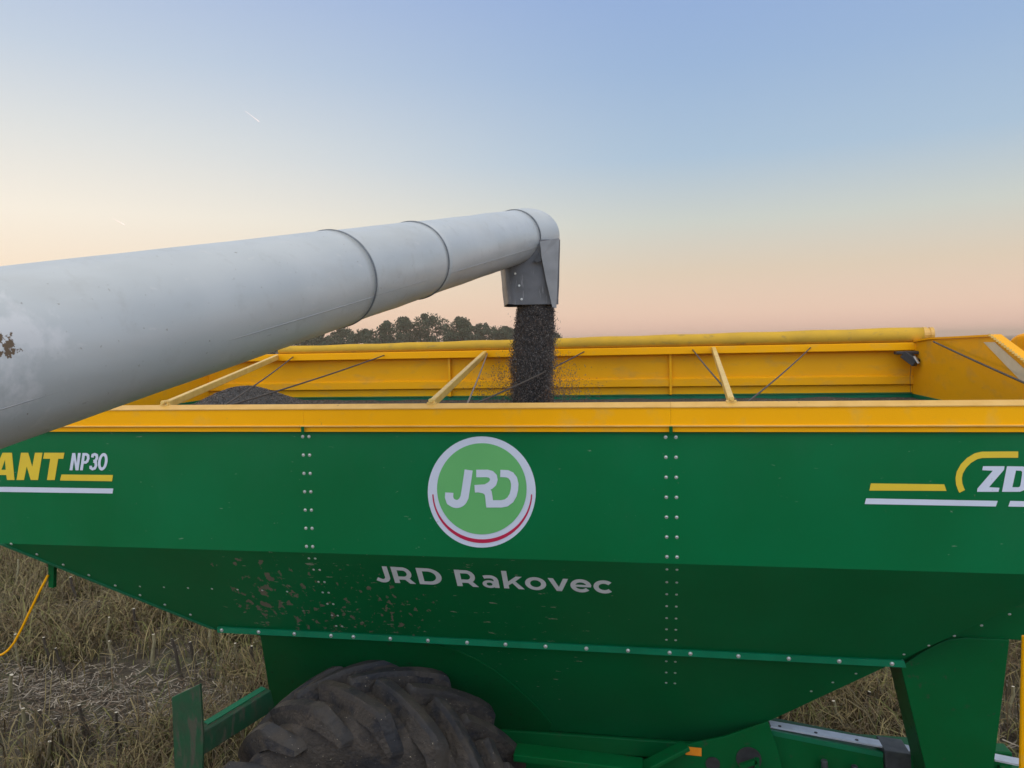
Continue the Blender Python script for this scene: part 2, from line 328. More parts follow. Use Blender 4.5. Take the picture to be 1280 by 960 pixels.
# ------------------------------------------------------------ trees on the horizon
m_leaf = [mat('dark far foliage', (.016, .034, .017), (.028, .050, .024), .6, .9), mat('mid far foliage', (.032, .058, .030), (.022, .042, .021), .6, .9)]
m_bark = mat('tree bark', (.06, .05, .04), (.10, .085, .065), 3, .9)
def tree(px, topy, wpx, dist, label, seed, group='trees on the horizon', base_h=.1):
    g = random.Random(seed); d = ray(px, 430); d = d*(dist/d.y); x, y = CAM.x+d.x, CAM.y+d.y
    dp = (Vector((x, y, CAM.z))-CAM).dot(fw); top = CAM + ray(px, topy)*dp; H = top.z-GZ; W = wpx/F*dp/2
    e = empty('broadleaf_tree', (x, y, GZ)); tag(e, label, 'tree', group)
    bm = bmesh.new(); tube(bm, [(x, y, GZ-.2), (x+.1, y, GZ+H*.3), (x, y, GZ+H*.55), (x+.1, y, GZ+H*.8)], [.28, .2, .13, .05], 7)
    for k in range(6):
        a = g.uniform(0, 6.28); z = GZ+H*g.uniform(.25, .55); tube(bm, [(x, y, z), (x+math.cos(a)*W*.5, y+math.sin(a)*W*.5, z+H*.18), (x+math.cos(a)*W*.75, y+math.sin(a)*W*.75, z+H*.3)], [.09, .05, .02], 5)
    obj('trunk', bm, m_bark, e)
    bm = bmesh.new(); lumps = []
    for k in range(54):
        t = g.uniform(.08, 1); rad = W*math.sqrt(max(.04, 1-((t-.22)/.80)**2))*g.uniform(.1, .98)
        a = g.uniform(0, 6.28); lumps.append((Vector((x+math.cos(a)*rad, y+math.sin(a)*rad*.8, GZ+H*(t*.88))), H*.115*g.uniform(.6, 1.3)))
    for k in range(3): lumps.append((Vector((x+g.uniform(-.15, .15)*W, y, GZ+H*.93)), H*.07))
    for c, r in lumps:
        for q in range(130):
            v = Vector((g.gauss(0, 1), g.gauss(0, 1), g.gauss(0, 1))).normalized()*r*g.uniform(.45, 1.12)
            s = g.uniform(.12, .27); a = Vector((g.gauss(0, 1), g.gauss(0, 1), g.gauss(0, 1))).normalized(); b = a.orthogonal().normalized()
            c0 = c+v; vs = [bm.verts.new(c0+a*s), bm.verts.new(c0+b*s*.7), bm.verts.new(c0-a*s), bm.verts.new(c0-b*s*.7)]
            f = bm.faces.new(vs); f.material_index = 1 if g.random() < .45 else 0
    obj('crown', bm, m_leaf, e)
TR = [(398,414,40,'low hazy tree just right of the auger underside'), (428,408,44,'low spreading tree at left of the tall horizon trees'), (455,411,34,'small shrubby tree filling the dip left of the tall trees'),
      (482,401,34,'rounded tree at the left end of the tall clump'), (505,396,32,'tall narrow tree between two rounded crowns'), (536,392,46,'tallest broad tree of the horizon row'),
      (576,396,34,'pointed tree right of the gap in the row'), (603,404,40,'wide lower tree right of the pointed one'), (632,408,36,'low tree partly behind the falling grain at left'),
      (662,407,36,'tree hidden mostly behind the falling grain'), (692,416,22,'small tree just right of the falling grain'), (350,412,50,'tree hidden mostly behind the auger tube')]
for i, (px, ty, wp, lb) in enumerate(TR): tree(px, ty, wp*1.75, 150+((i*37) % 22), lb, 100+i)
for i, (px, ty, wp, lb) in enumerate([(745,420,26,'tiny distant tree just above the tarpaulin roll, left of the bumps'), (772,419,20,'tiny distant tree forming the taller bump above the tarpaulin roll'), (300,420,60,'distant tree far left behind the auger tube')]): tree(px, ty+1.5, wp*.8, 300, lb, 200+i, 'farther trees on the horizon')

# ------------------------------------------------------------ grain cart
XL, XR, W = -4.45, 2.25, 2.7
ZB, ZF, ZY, ZR = 0.70, 2.305, 3.077, 3.217
FT = 3.545                                    # top of the taller far wall
cart = empty('grain_cart', (-1.1, W/2, GZ)); tag(cart, 'green and yellow grain cart with round emblem being filled under the auger', 'grain cart')
T = .006
bxl, bxr, by0, by1 = -2.05, XR-(ZF-ZB)*1.1, (ZF-ZB)*.664, W-(ZF-ZB)*.664
hn = Vector((0, -math.sin(R_(56.4)), -math.cos(R_(56.4))))
def ah(x, y, off=0.0): return pl(x, y, Vector((0, 0, ZF))+hn*off, hn)   # pixel onto the inclined near hopper panel
XH = XL+.03
def sheet(pts, d): return lambda bm: prism(bm, pts, d)
mud_c = ah(345, 745)
for (c, rad, th, sc_) in [((mud_c.x, mud_c.y, mud_c.z), .95, .565, 12), ((-1.9, .3, 1.8), 1.3, .60, 22)]:
    overlay(m_hop, (.17, .125, .095), sc_, th-.012, .02, center=c, radius=rad, amount=.85, seed=sc_, stretch=(1.2, 1, .8), rot=(0, -.3, 0), inner=.15)
overlay(m_hop, (.30, .26, .20), 16, .66, .012, stretch=(.6, 1, 2.6), center=(-1.6, .3, 1.75), radius=2.2, amount=.75, seed=13, rot=(0, .5, 0), inner=.5)
side = quick('side_panel', m_green, cart, sheet([(XL, 0, ZF), (XR, 0, ZF), (XR, 0, ZY+.01), (XL, 0, ZY+.01)], (0, T, 0)))
quick('side_panel', m_green, cart, sheet([(XL, W, ZF), (XR, W, ZF), (XR, W, 3.11), (XL, W, 3.11)], (0, -T, 0)))
for X, s in ((XL, 1), (XR, -1)):
    quick('end_panel', m_green, cart, sheet([(X, T, ZF), (X, W-T, ZF), (X, W-T, 3.10), (X, T, ZY)], (T*s, 0, 0)))
KX, KZ, KX2, KZ2 = -3.114, 1.577, -2.80, 1.565
hop = quick('hopper_panel', m_hop, cart, sheet([(XH, 0, ZF), (XR, 0, ZF), (bxr, by0, ZB), (bxl, by0, ZB), (KX2, (ZF-KZ2)*.664, KZ2), (KX, (ZF-KZ)*.664, KZ)], -hn*T))
quick('hopper_panel', m_hop, cart, sheet([(XH, W, ZF), (XR, W, ZF), (bxr, by1, ZB), (bxl, by1, ZB), (KX2, W-(ZF-KZ2)*.664, KZ2), (KX, W-(ZF-KZ)*.664, KZ)], (0, -T, T)))
ky, ky2 = (ZF-KZ)*.664+.01, (ZF-KZ2)*.664+.01
quick('hopper_end', m_hop, cart, sheet([(XH, .01, ZF), (XH, W-.01, ZF), (KX, W-ky, KZ), (KX, ky, KZ)], (T, 0, T)))
quick('hopper_end', m_hop, cart, sheet([(KX2, ky2, KZ2), (KX2, W-ky2, KZ2), (bxl, by1-.01, ZB), (bxl, by0+.01, ZB)], (T, 0, T)))
quick('hopper_step', m_hop, cart, sheet([(KX+.01, ky+.01, KZ-.004), (KX+.01, W-ky-.01, KZ-.004), (KX2, W-ky2-.01, KZ2-.004), (KX2, ky2+.01, KZ2-.004)], (0, 0, .006)))
quick('hopper_end', m_hop, cart, sheet([(XR, .01, ZF), (XR, W-.01, ZF), (bxr, by1-.01, ZB), (bxr, by0+.01, ZB)], (-T, 0, T)))
quick('hopper_floor', m_hop_clean, cart, sheet([(bxl-.02, by0-.02, ZB-.14), (bxr+.02, by0-.02, ZB-.14), (bxr+.02, by1+.02, ZB-.14), (bxl-.02, by1+.02, ZB-.14)], (0, 0, .13)), bevel=.01)
# yellow rims ----------------------------------------------------
def extr(name, m, prof, x0, x1, **k):
    return quick(name, m, cart, sheet([(x0, y, z) for y, z in prof], (x1-x0, 0, 0)), **k)
for x0, x1 in ((XL-.01, -2.1335), (-2.1325, .1145), (.1155, XR+.01)):
    rim = extr('rim_rail', m_yel, [(-.022, ZY+.001), (-.022, 3.102), (-.034, 3.108), (-.034, 3.114), (-.024, 3.120), (-.024, ZR), (.05, ZR), (.05, ZY+.03), (.0075, ZY+.03), (.0075, ZY+.012), (-.003, ZY+.012), (-.003, ZY+.001)], x0, x1)
    e = extr('rim_lip', m_yedge, [(-.030, ZR+.0005), (-.030, ZR+.006), (.030, ZR+.030), (.055, ZR+.024), (.055, ZR+.0005)], x0, x1)
    e.parent = rim; e.location = (0, 0, 0)
    e = extr('rim_bead', m_yedge, [(-.0345, 3.1085), (-.0375, 3.110), (-.0375, 3.1145), (-.026, 3.1185), (-.026, 3.1145)], x0, x1)
    e.parent = rim; e.location = (0, 0, 0)
for X in (-2.133, .115):
    quick('joint_clip', m_hop_clean, cart, lambda bm: box(bm, (X-.010, -.046, ZY-.012), (X+.010, -.038, ZY+.035)), bevel=.002)
# far wall: tall yellow extension with pressed folds, over a green band
fold = [(W, 3.105), (W, 3.17), (W-.035, 3.185), (W-.035, 3.25), (W-.005, 3.262), (W-.005, FT-.065)]
bm = bmesh.new()
prof = fold + [(y+.02, z) for y, z in fold[::-1]]
prism(bm, [(XL, y, z) for y, z in prof], (XR-XL, 0, 0))
fw_ = obj('far_wall', bm, m_yel_in, cart)
tag(fw_, 'tall dusty yellow inner wall on the far side')
quick('top_flange', m_yel, cart, lambda bm: box(bm, (XL-.01, W-.085, FT-.068), (XR+.01, W+.03, FT)), bevel=.006)
extr('green_band', m_trim, [(W-.03, 3.03), (W-.03, 3.100), (W-.045, 3.103), (W-.008, 3.104), (W-.008, 3.03)], XL+.01, XR-.01)
for px in (135, 563, 838):
    X = at(px, 460, W).x
    quick('wall_rib', m_yel_in, cart, lambda bm: box(bm, (X-.012, W-.050, 3.107), (X+.012, W-.006, FT-.069)), bevel=.004)
# rolled tarpaulin on the far flange
a, b = at(350, 432.5, W-.02), at(1152, 418.5, W-.02)
bm = bmesh.new(); n = 40; pts = []; rr = []
for i in range(n+1):
    t = i/n; p = a.lerp(b, t); q_r = .040+.027*t+.0015*math.sin(t*61); pts.append((p.x, W-.03, FT+q_r-.003)); rr.append(q_r)
tube(bm, pts, rr, 18)
b = Vector((b.x, W-.03, FT+.064)); roll = obj('tarpaulin_roll', bm, m_tarp, cart, smooth=True)
quick('roll_tube_end', m_yedge, roll, lambda bm: (tube(bm, [b+Vector((.001, 0, .003)), b+Vector((.03, 0, .003))], .064, 18), tube(bm, [b+Vector((.03, 0, .003)), b+Vector((.055, 0, .003))], .055, 18), tube(bm, [b+Vector((.055, 0, .003)), b+Vector((.085, 0, .003))], .061, 18)))
# gabled end walls
pk = atx(1240, 421, XR); fr_ = atx(1163, 424.5, XR)
def gable(X, s, name):
    pr = [(X, .0, ZR-.03), (X, .06, ZR+.01), (X, pk.y, pk.z), (X, fr_.y, fr_.z), (X, W, FT-.004), (X, W, 3.10), (X, .0, 3.08)]
    e = quick(name, m_yel_in, cart, sheet(pr, (s*.03, 0, 0)))
    q = quick('green_band', m_trim, cart, sheet([(X-s*.008, .06, 3.03), (X-s*.008, W-.04, 3.05), (X-s*.008, W-.04, 3.10), (X-s*.008, .06, 3.08)], (s*.004, 0, 0)))
    def cap(bm):
        c = pr[1:5]
        for i in range(3):
            p, q_ = Vector(c[i]), Vector(c[i+1]); beam(bm, p+Vector((s*.02, 0, .009)), q_+Vector((s*.02, 0, .009)), .07, .014)
    quick('gable_cap', m_yel, e, cap)
    return e
gw = gable(XR, 1, 'gable_wall'); tag(gw, 'right gabled end wall with grey strip and bolt row')
gable(XL, -1, 'gable_wall')
# grey guard strip and bolt row on the right gable slope
p1, p2 = Vector((XR-.006, pk.y+.12, pk.z-.035)), Vector((XR-.006, .25, ZR+.02))
quick('guard_strip', mat('grey guard strip', (.62, .52, .36), (.55, .46, .30), 12, .6), gw, lambda bm: prism(bm, [p1, p1+Vector((0, -.17, .0)), p2+Vector((0, 0, -.01)), p2+Vector((0, 0, -.12))], (.004, 0, 0)))
def rivets(bm):
    for i in range(26):
        c = Vector((XR-.02, pk.y, pk.z)).lerp(Vector((XR-.02, .15, ZR+.045)), (i+.5)/26); tube(bm, [c+Vector((0.0,0,.010)), c+Vector((0, 0, .026))], .009, 6)
r_ = quick('rivet_row', m_strut, gw, rivets)
hc = atx(1330, 432, XR+.5)
quick('front_hood', m_yel, cart, lambda bm: tube(bm, [(XR+.35, hc.y+.25, hc.z-.33), (XR+.85, hc.y+.25, hc.z-.33)], .42, 32), bevel=.02)
# wires and struts
def Pn(px): 
    p = at(px, 508, .035); return Vector((p.x, .035, ZR+.028))
def Pf(px, y=443):
    p = at(px, y, W-.09); return Vector((p.x, W-.09, FT-.03))
for px, qx, qy in ((207, 346, 445), (540, 606, 440), (914, 892, 434)):
    A, B = Pn(px), Pf(qx, qy)
    st = quick('cross_strut', m_strut, cart, lambda bm: beam(bm, A, B, .035, .05), bevel=.006)
    quick('strut_foot', m_strut, st, lambda bm: (beam(bm, A-Vector((.028, 0, 0)), A+Vector((.028, 0, 0)), .04, .02), tube(bm, [A+Vector((0,-.035,.02)), A+Vector((0,.035,.02))], .014, 8)), bevel=.003)
def sag(A, B, s, n=8): return [A.lerp(B, i/n)-Vector((0, 0, s*4*(i/n)*(1-i/n))) for i in range(n+1)]
for px, qx, qy, m, r in ((277, 366, 444, m_cable, .006), (279, 480, 442, m_cable, .006), (583, 609, 441, m_cable_l, .006), (588, 730, 436, m_cable, .006),
                         (925, 866, 434, m_cable, .006), (931, 1013, 431, m_cable, .006)):
    quick('lashing_cable', m, cart, lambda bm: tube(bm, sag(Pn(px)-Vector((0,0,.015)), Pf(qx, qy), .012), r, 6))
quick('lashing_cable', m_cable, cart, lambda bm: tube(bm, sag(atx(1167, 427, XR-.05), atx(1300, 487, XR-.12), .004), .007, 6))
# dark camera on a bracket at the far right corner
cc = at(1138, 445, W-.14)
cb = quick('work_camera', m_black, cart, lambda bm: (box(bm, (cc.x-.12, cc.y-.03, cc.z+.015), (cc.x+.06, cc.y+.05, cc.z+.042)), beam(bm, cc+Vector((-.05, 0, .02)), cc+Vector((.03, -.07, -.06)), .07, .07)), bevel=.006)
quick('lens_window', mat('pale lens glass', (.5, .5, .48), rough=.2), cb, lambda bm: beam(bm, cc+Vector((.0, -.095, .0)), cc+Vector((.03, -.115, -.06)), .03, .01))
quick('cable_drop', m_cable, cb, lambda bm: tube(bm, [cc+Vector((.03, .06, -.03)), cc+Vector((.02, .07, -.18)), cc+Vector((.03, .09, -.33))], .002, 5))
# lower rail strip with its bolts
ra, rb = ah(272, 787.0, .02), ah(1130, 830, .02)
rail = quick('bolt_rail', m_trim, cart, lambda bm: (prism(bm, [ra+Vector((0, 0, .021)), rb+Vector((0, 0, .021)), rb+Vector((.012, 0, -.02)), ra+Vector((0.0, 0, -.02))], (0, -.006, 0)), prism(bm, [ra+Vector((0, .0, .016)), rb+Vector((0, .0, .016)), rb+Vector((0, .05, .021)), ra+Vector((0, .05, .021))], (0, 0, .004))))
sa, sb = Vector((XH, 0, ZF)), Vector((-1.55, by0, ZB)); sdv = (sb-sa).normalized(); off = Vector((sdv.z, 0, -sdv.x))*-1
fl = quick('edge_flange', m_trim, cart, lambda bm: prism(bm, [sa+hn*.002, sa.lerp(sb, .445)+hn*.002, sa.lerp(sb, .445)+hn*.002+Vector((.05, 0, 0)), sa+hn*.002+Vector((.05, 0, 0))], hn*.003))
ea, eb = Vector((XR, 0, ZF)), Vector((bxr, by0, ZB))
# bolts: one mesh, copied
bm = bmesh.new(); bmesh.ops.create_uvsphere(bm, u_segments=10, v_segments=6, radius=.0098); bmesh.ops.scale(bm, vec=(1, 1, .62), verts=bm.verts)
tube(bm, [(0, 0, -.003), (0, 0, .0015)], .013, 12)
bme = bpy.data.meshes.new('bolt'); bm.to_mesh(bme); bm.free(); bme.materials.append(m_bolt)
def bolt(p, n, parent, s=1):
    s *= .82
    o = bpy.data.objects.new('bolt', bme); col.objects.link(o); o.parent = parent
    base = parent.location if parent.type == 'EMPTY' else Vector((0, 0, 0))
    o.location = Vector(p)-base; o.rotation_euler = Vector(n).to_track_quat('Z', 'Y').to_euler(); o.scale = (s, s, s)
ny = Vector((0, -1, 0))
for X, w2 in ((-2.133, .021), (.115, .029)):
    for i, z in enumerate(np.linspace(3.045, 2.345, 7)):
        for sx_ in (-1, 1): bolt((X+sx_*w2, 0, z), ny, side)
    ys_ = [698, 712, 727, 740, 754, 768, 781] if X < 0 else [712, 728, 743, 758, 773, 787, 800, 827, 841, 854]
    for y in ys_:
        p = ah(390 if X < 0 else 841, y)
        for sx_ in (-1, 1): bolt(Vector((X+sx_*w2, p.y, p.z)), hn, hop, .8)
for x, y in [(277,786),(323,788),(368,791),(414,793.5),(442,795),(488,797),(535,799.5),(584,802),(632,804.5),(682,807),(733,809),(785,811.5),(837,814),(863,815.5),(923,818.5),(986,821.5),(1049,825),(1115,828)]:
    t = (ah(x, y, .02).x-ra.x)/(rb.x-ra.x); p = ra.lerp(rb, t)+Vector((0, -.006, 0)); bolt(p, ny, rail, 1.25)
for x, y in [(14,681),(46,694),(79,707),(111,720),(144,733),(175,745),(206,757),(238,769.5)]:
    bolt(ah(x, y-1, .006), hn, fl, .9)
for x, y in [(175,733),(205,734),(235,735),(265,736),(297,737),(328,738),(359,739.5)]: bolt(ah(x, y), hn, hop, .7)
for x, y in [(1130,818),(1161,807),(1193,795),(1227,782),(1262,768),(1070,842),(1041,853),(1014,864)]: bolt(ah(x, y), hn, hop, .8)

# ---- decals on the near side
P0 = lambda x, y: at(x, y, -.0025)
P1 = lambda x, y: at(x, y, -.0045)
P2 = lambda x, y: at(x, y, -.0065)
ell = lambda cx, cy, rx, ry, n=72: arc(cx, cy, rx, ry, 0, 360*(n-1)/n, n-1)
em = flat('emblem_disc', m_white, side, [[ell(602.2, 615, 67.5, 69.5)]], P0)
flat('emblem_centre', m_ltgreen, em, [[ell(602.3, 611, 56, 57)]], P1)
Z8 = lambda pts: [(520+x/6, 540+y/6) for x, y in pts]
lo_ = arc(497, 455, 375, 378, 178, 2, 40); hi_ = arc(497, 455, 366, 350, 2, 178, 40)
flat('emblem_crescent', m_red, em, [[Z8(lo_)+Z8(hi_)]], P1)
J = [(395, 285), (388, 335), (372, 440), (364, 490)] + arc(305, 478, 57, 62, 18, 120, 8) + [(258, 520), (248, 490), (250, 455)]
Rr = [(452, 311), (520, 311), (548, 314), (568, 324), (581, 342), (581, 366), (570, 388), (548, 404), (520, 412), (438, 425)]
Rr = [(452, 311), (535, 311), (562, 318), (580, 336), (584, 358), (576, 384), (556, 402), (524, 420), (440, 426)]
Dd = [(470, 425), (514, 434), (541, 456), (547, 490), (549, 512), (552, 539), (640, 539), (676, 532), (708, 508), (728, 474), (739, 430), (741, 390), (732, 352), (712, 326), (684, 313), (632, 311)]
flat('emblem_lettering', m_white, em, [ribbon(Z8(J), 10.2), ribbon(Z8(Rr), 9.4)], P2)
flat('emblem_lettering', m_white, em, [ribbon(Z8(Dd), 9.2)], lambda x, y: at(x, y, -.0071))
z3 = lambda pts: [(x/3.2, 520+y/3.2) for x, y in pts]
tg = flat('model_lettering', m_yvin, side, [
    [z3([(177,147),(258,147),(253,171),(233,171),(219,256),(188,256),(201,171),(173,171)])],
    [z3([(84,147),(113,147),(129,203),(140,147),(170,147),(152,256),(123,256),(107,202),(96,256),(66,256)])],
    [z3([(28,147),(48,147),(58,256),(28,256),(25,236),(23,215),(20,175)])], [z3([(6,215),(23,215),(25,236),(-1,236)])],
    [z3([(10,147),(28,147),(20,175),(6,215),(-1,236),(-8,256),(-38,256)])],
    [z3([(246,234),(452,236),(448,261),(240,258)])]], P0)
flat('underline_stripe', m_white, tg, [[z3([(-500,276),(453,290),(450,310),(-500,296)])]], P0)
z25 = lambda pts: [(780+x/2.56, 380+y/2.56) for x, y in pts]; z8 = lambda pts: [(1140+x/8, 540+y/8) for x, y in pts]
mk = flat('maker_lettering', m_white, side, [[z8([(710,342),(925,342),(920,378),(770,552),(875,558),(865,598),(650,598),(655,565),(808,387),(703,382)])],
    [z8([(950,342),(1110,345),(1150,358),(1162,385),(1160,430),(1140,545),(1120,582),(1080,598),(900,598)]), z8([(1040,385),(1092,388),(1102,400),(1100,430),(1085,530),(1076,548),(1060,553),(1003,552)])]], P0)
flat('maker_swoosh', m_yvin, mk, [ribbon(z8([(1062,226),(900,226),(700,228),(640,242),(570,284),(515,340),(478,405),(467,460),(472,520),(490,570),(502,594)]), 7.9),
    [z25([(790,574),(1025,577),(1032,598),(785,597)])]], P0)
flat('underline_stripe', m_white, mk, [[z25([(775,622),(1196,630),(1190,648),(770,640)])], [z25([(1236,630),(1480,635),(1480,653),(1230,648)])]], P0)

def text_mesh(body, offset, name, m, parent, O, ux, uz, width, height, shear=0, space=1.0):
    cu = bpy.data.curves.new(name, 'FONT'); cu.body = body; cu.size = 1; cu.offset = offset; cu.space_character = space; cu.shear = shear; cu.fill_mode = 'FRONT' if hasattr(cu, 'fill_mode') else cu.fill_mode
    to = bpy.data.objects.new('t', cu); col.objects.link(to)
    bpy.context.view_layer.update()
    me = bpy.data.meshes.new_from_object(to.evaluated_get(bpy.context.evaluated_depsgraph_get()))
    bpy.data.objects.remove(to)
    xs = [v.co.x for v in me.vertices]; ys2 = [v.co.y for v in me.vertices]; x0, x1 = min(xs), max(xs); y0, y1 = 0, max(ys2)
    for v in me.vertices:
        v.co = Vector(O) + Vector(ux)*((v.co.x-x0)/(x1-x0)*width) + Vector(uz)*((v.co.y-y0)/(y1-y0)*height)
    me.materials.clear(); me.name = name
    return link(name, me, m, parent)
z0_ = lambda cx, cy, rx, ry: [(x+(cy-y)*.13, y) for x, y in arc(cx, cy, rx, ry, 0, 350, 30)]
np_ = flat('model_number', m_white, side, [[z3([(278,217),(289,148),(301,148),(307,188),(312,148),(323,148),(314,217),(302,217),(296,176),(290,217)])],
    [z3([(320,217),(330,148),(341,148),(331,217)])],
    ribbon(z3([(369,166),(371,156),(379,153),(387,157),(388,167),(383,178),(374,181)]), 3.3), [z3(z0_(411,183,19,35)), z3(z0_(411,183,8,23))]], P0)
flat('model_number', m_white, np_, [ribbon(z3([(336,153.5),(346,153.5),(352,158),(353,170),(349,181),(343,185.5),(332,185.5)]), 3.3), ribbon(z3([(374,181),(383,185),(384,198),(379,209),(370,212),(363,208),(363,199)]), 3.3)], P1)
a, b = ah(471, 727.5, .0025), ah(766, 739, .0025); upv = Vector((0, -math.cos(R_(56.4)), math.sin(R_(56.4))))
hh = (ah(545, 709)-ah(545, 729.5)).length
def ring(cx, cy, ro, ri, n=28): return [arc(cx, cy, ro[0], ro[1], 0, 360*(n-1)/n, n-1), arc(cx, cy, ri[0], ri[1], 0, 360*(n-1)/n, n-1)]
K = .150
def gJ(): return [ribbon([(.385, .70), (.385, .235)]+arc(.225, .235, .16, .165, -10, -112, 9)+[(.05, .145)], K)], .53
def gR(): return [[[(0, 0), (.16, 0), (.16, .70), (0, .70)]], ribbon([(.16, .628), (.33, .628)]+arc(.33, .428, .178, .20, 80, -80, 9)+[(.33, .228), (.16, .228)], .14), [[(.30, .22), (.46, .255), (.64, 0), (.465, 0)]]], .72
def gD(): return [[[(0, 0), (.33, 0)]+arc(.33, .35, .38, .35, -80, 80, 14)+[(.33, .70), (0, .70)], [(.162, .135), (.32, .135)]+arc(.32, .35, .225, .215, -80, 80, 10)+[(.32, .565), (.162, .565)]]], .80
def ga(): return [[[(.35, 0), (.49, 0), (.49, .33), (.35, .33)]], ribbon([(.07, .44), (.15, .463), (.24, .468)]+arc(.255, .325, .165, .143, 85, 5, 7)+[(.42, .25)], .13), ring(.215, .155, (.205, .165), (.085, .068))], .585
def gk(): return [[[(0, 0), (.148, 0), (.148, .742), (0, .742)]], [[(.148, .14), (.148, .30), (.39, .53), (.57, .53), (.32, .28)]], [[(.26, .25), (.36, .33), (.60, 0), (.425, 0)]]], .60
def go(): return [ring(.30, .265, (.30, .275), (.155, .148))], .63
def gv(): return [[[(0, .53), (.15, .53), (.29, .17), (.43, .53), (.575, .53), (.365, 0), (.215, 0)]]], .585
def ge(): return [ribbon(arc(.295, .265, .226, .21, 2, 322, 26), .135), [[(.12, .22), (.575, .22), (.58, .262), (.575, .31), (.12, .31)]]], .61
def gc(): return [ribbon(arc(.295, .265, .223, .205, 42, 318, 22), .142)], .56
def write(glyphs, name, x0):
    x = x0; out_ = []
    for g_ in glyphs:
        polys, adv = g_(); k = 0
        for p_ in polys: out_.append(([[(u+x, v) for u, v in lp] for lp in p_], .0006*k)); k += 1
        x += adv+.035
    return out_, x
w1, xe = write([gJ, gR, gD], 'JRD', 0); w2, xe2 = write([gR, ga, gk, go, gv, ge, gc], 'Rakovec', xe+.29)
SU = (b.x-a.x)/(xe2-.03-.035); SV = hh/.70*.97
for wd in (w1, w2):
    bm = bmesh.new()
    for loops, lift in wd:
        tri = tessellate_polygon([[Vector((u, v, 0)) for u, v in lp] for lp in loops]); vs = []
        for lp in loops:
            for u, v in lp: vs.append(bm.verts.new(Vector((a.x+u*SU, b.y, b.z))+upv*(v*SV+.006-.0042*u)+hn*lift))
        for t in tri: bm.faces.new([vs[i] for i in t])
    obj('owner_lettering', bm, m_whited, hop)

# ---- frame under the hopper
YP = ra.y+.012
def pxpoly(pts, Y): return [at(x, y, Y) for x, y in pts]
quick('frame_plate', m_hop_clean, cart, sheet([ah(x, y, .012) for x, y in ((325,793),(345,793.6),(520,802.5),(545,806),(570,813),(595,824),(618,838),(640,855),(660,873),(678,891),(690,906),(640,1000),(360,1000),(340,885))], -hn*.009), bevel=.002)
quick('chassis_plate', m_hop_clean, cart, sheet(pxpoly([(797,962),(857,931),(905,921),(960,902),(972,935),(1000,1060),(770,1060)], .86), (0, .02, 0)), bevel=.004)
quick('orange_reflector', m_orange, cart, sheet(pxpoly([(857,933.5),(877,935.5),(877,945.5),(857,943.5)], .852), (0, .006, 0)), bevel=.001)
for cx, cy, r in ((891, 955, 9), (936, 949, 16)):
    c = at(cx, cy, .855); rr_ = (at(cx+r, cy, .855)-c).length
    h_ = quick('frame_hole', m_black, cart, lambda bm: tube(bm, [c+Vector((0, -.002, 0)), c+Vector((0, .006, 0))], rr_, 28))
quick('hole_pipe', m_hop_clean, cart, lambda bm: (beam(bm, at(925, 958, .80), at(946, 951, .80), .03, .03), beam(bm, at(946, 948, .80), at(946, 990, .80), .03, .03)))
c1, c2 = at(644, 940, .55), at(803, 959, .55)
quick('cross_member', m_trim if False else m_hop_clean, cart, lambda bm: beam(bm, c1, c2, .16, .05), bevel=.006)
quick('diagonal_brace', m_hop_clean, cart, lambda bm: beam(bm, at(780, 972, .6), at(858, 932, .8), .10, .03), bevel=.004)
# right leg with its gusset
LY = .56
leg = quick('support_leg', m_hop_clean, cart, sheet(pxpoly([(1126,833),(1150,817),(1172,805),(1186,799.5),(1205,797.5),(1240,799),(1262,800),(1255,858),(1240,975),(1225,1080),(1185,1080),(1158,965)], LY), (0, .34, 0)), bevel=.004)
quick('leg_gusset', m_hop_clean, cart, sheet(pxpoly([(1110,832),(1150,800),(1200,782),(1262,756),(1360,720),(1400,810),(1262,799),(1205,800),(1160,815)], LY+.03), (0, .02, 0)))
quick('ladder_rail', m_yel, cart, lambda bm: tube(bm, [at(1281, 795, .2), at(1279, 880, .2), at(1277, 1000, .2), at(1276, 1200, .2)], .016, 10))
# galvanised strip, step box and hoses behind the chassis plate
s1, s2_ = at(962, 905, 1.0), at(1138, 936.5, 1.0)
strip = quick('galvanised_strip', m_zinc, cart, lambda bm: beam(bm, s1, s2_, .09, .012), bevel=.001)
for t in (.07, .33, .62, .92): quick('strip_slot', m_black, strip, lambda bm: tube(bm, [s1.lerp(s2_, t)+Vector((0, -.02, .0062)), s1.lerp(s2_, t)+Vector((0, -.02, .0085))], .012, 10))
stp = quick('step_box', m_hop_clean, cart, sheet(pxpoly([(963,916),(1104,944),(1112,1060),(985,1060)], .93), (0, .25, 0)), bevel=.006)
quick('box_lid_edge', m_trim, stp, sheet(pxpoly([(963,913),(1104,941),(1104,947),(963,919)], .925), (0, .02, 0)))
quick('hydraulic_block', mat('dark grey casting', (.05, .055, .06), (.09, .1, .1), 14, .5, metal=.3), cart, lambda bm: (prism(bm, pxpoly([(1106,938),(1139,943),(1142,1060),(1112,1060)], .90), (0, .2, 0)),
      tube(bm, [at(1030, 950, .88), at(1034, 1000, .88)], .022, 12), tube(bm, [at(1068, 957, .88), at(1070, 1000, .88)], .022, 12)), bevel=.005)
q1, q2 = at(1240, 946, .9), at(1300, 958, .9)
quick('galvanised_strip', m_zinc, cart, lambda bm: beam(bm, q1, q2, .09, .012))
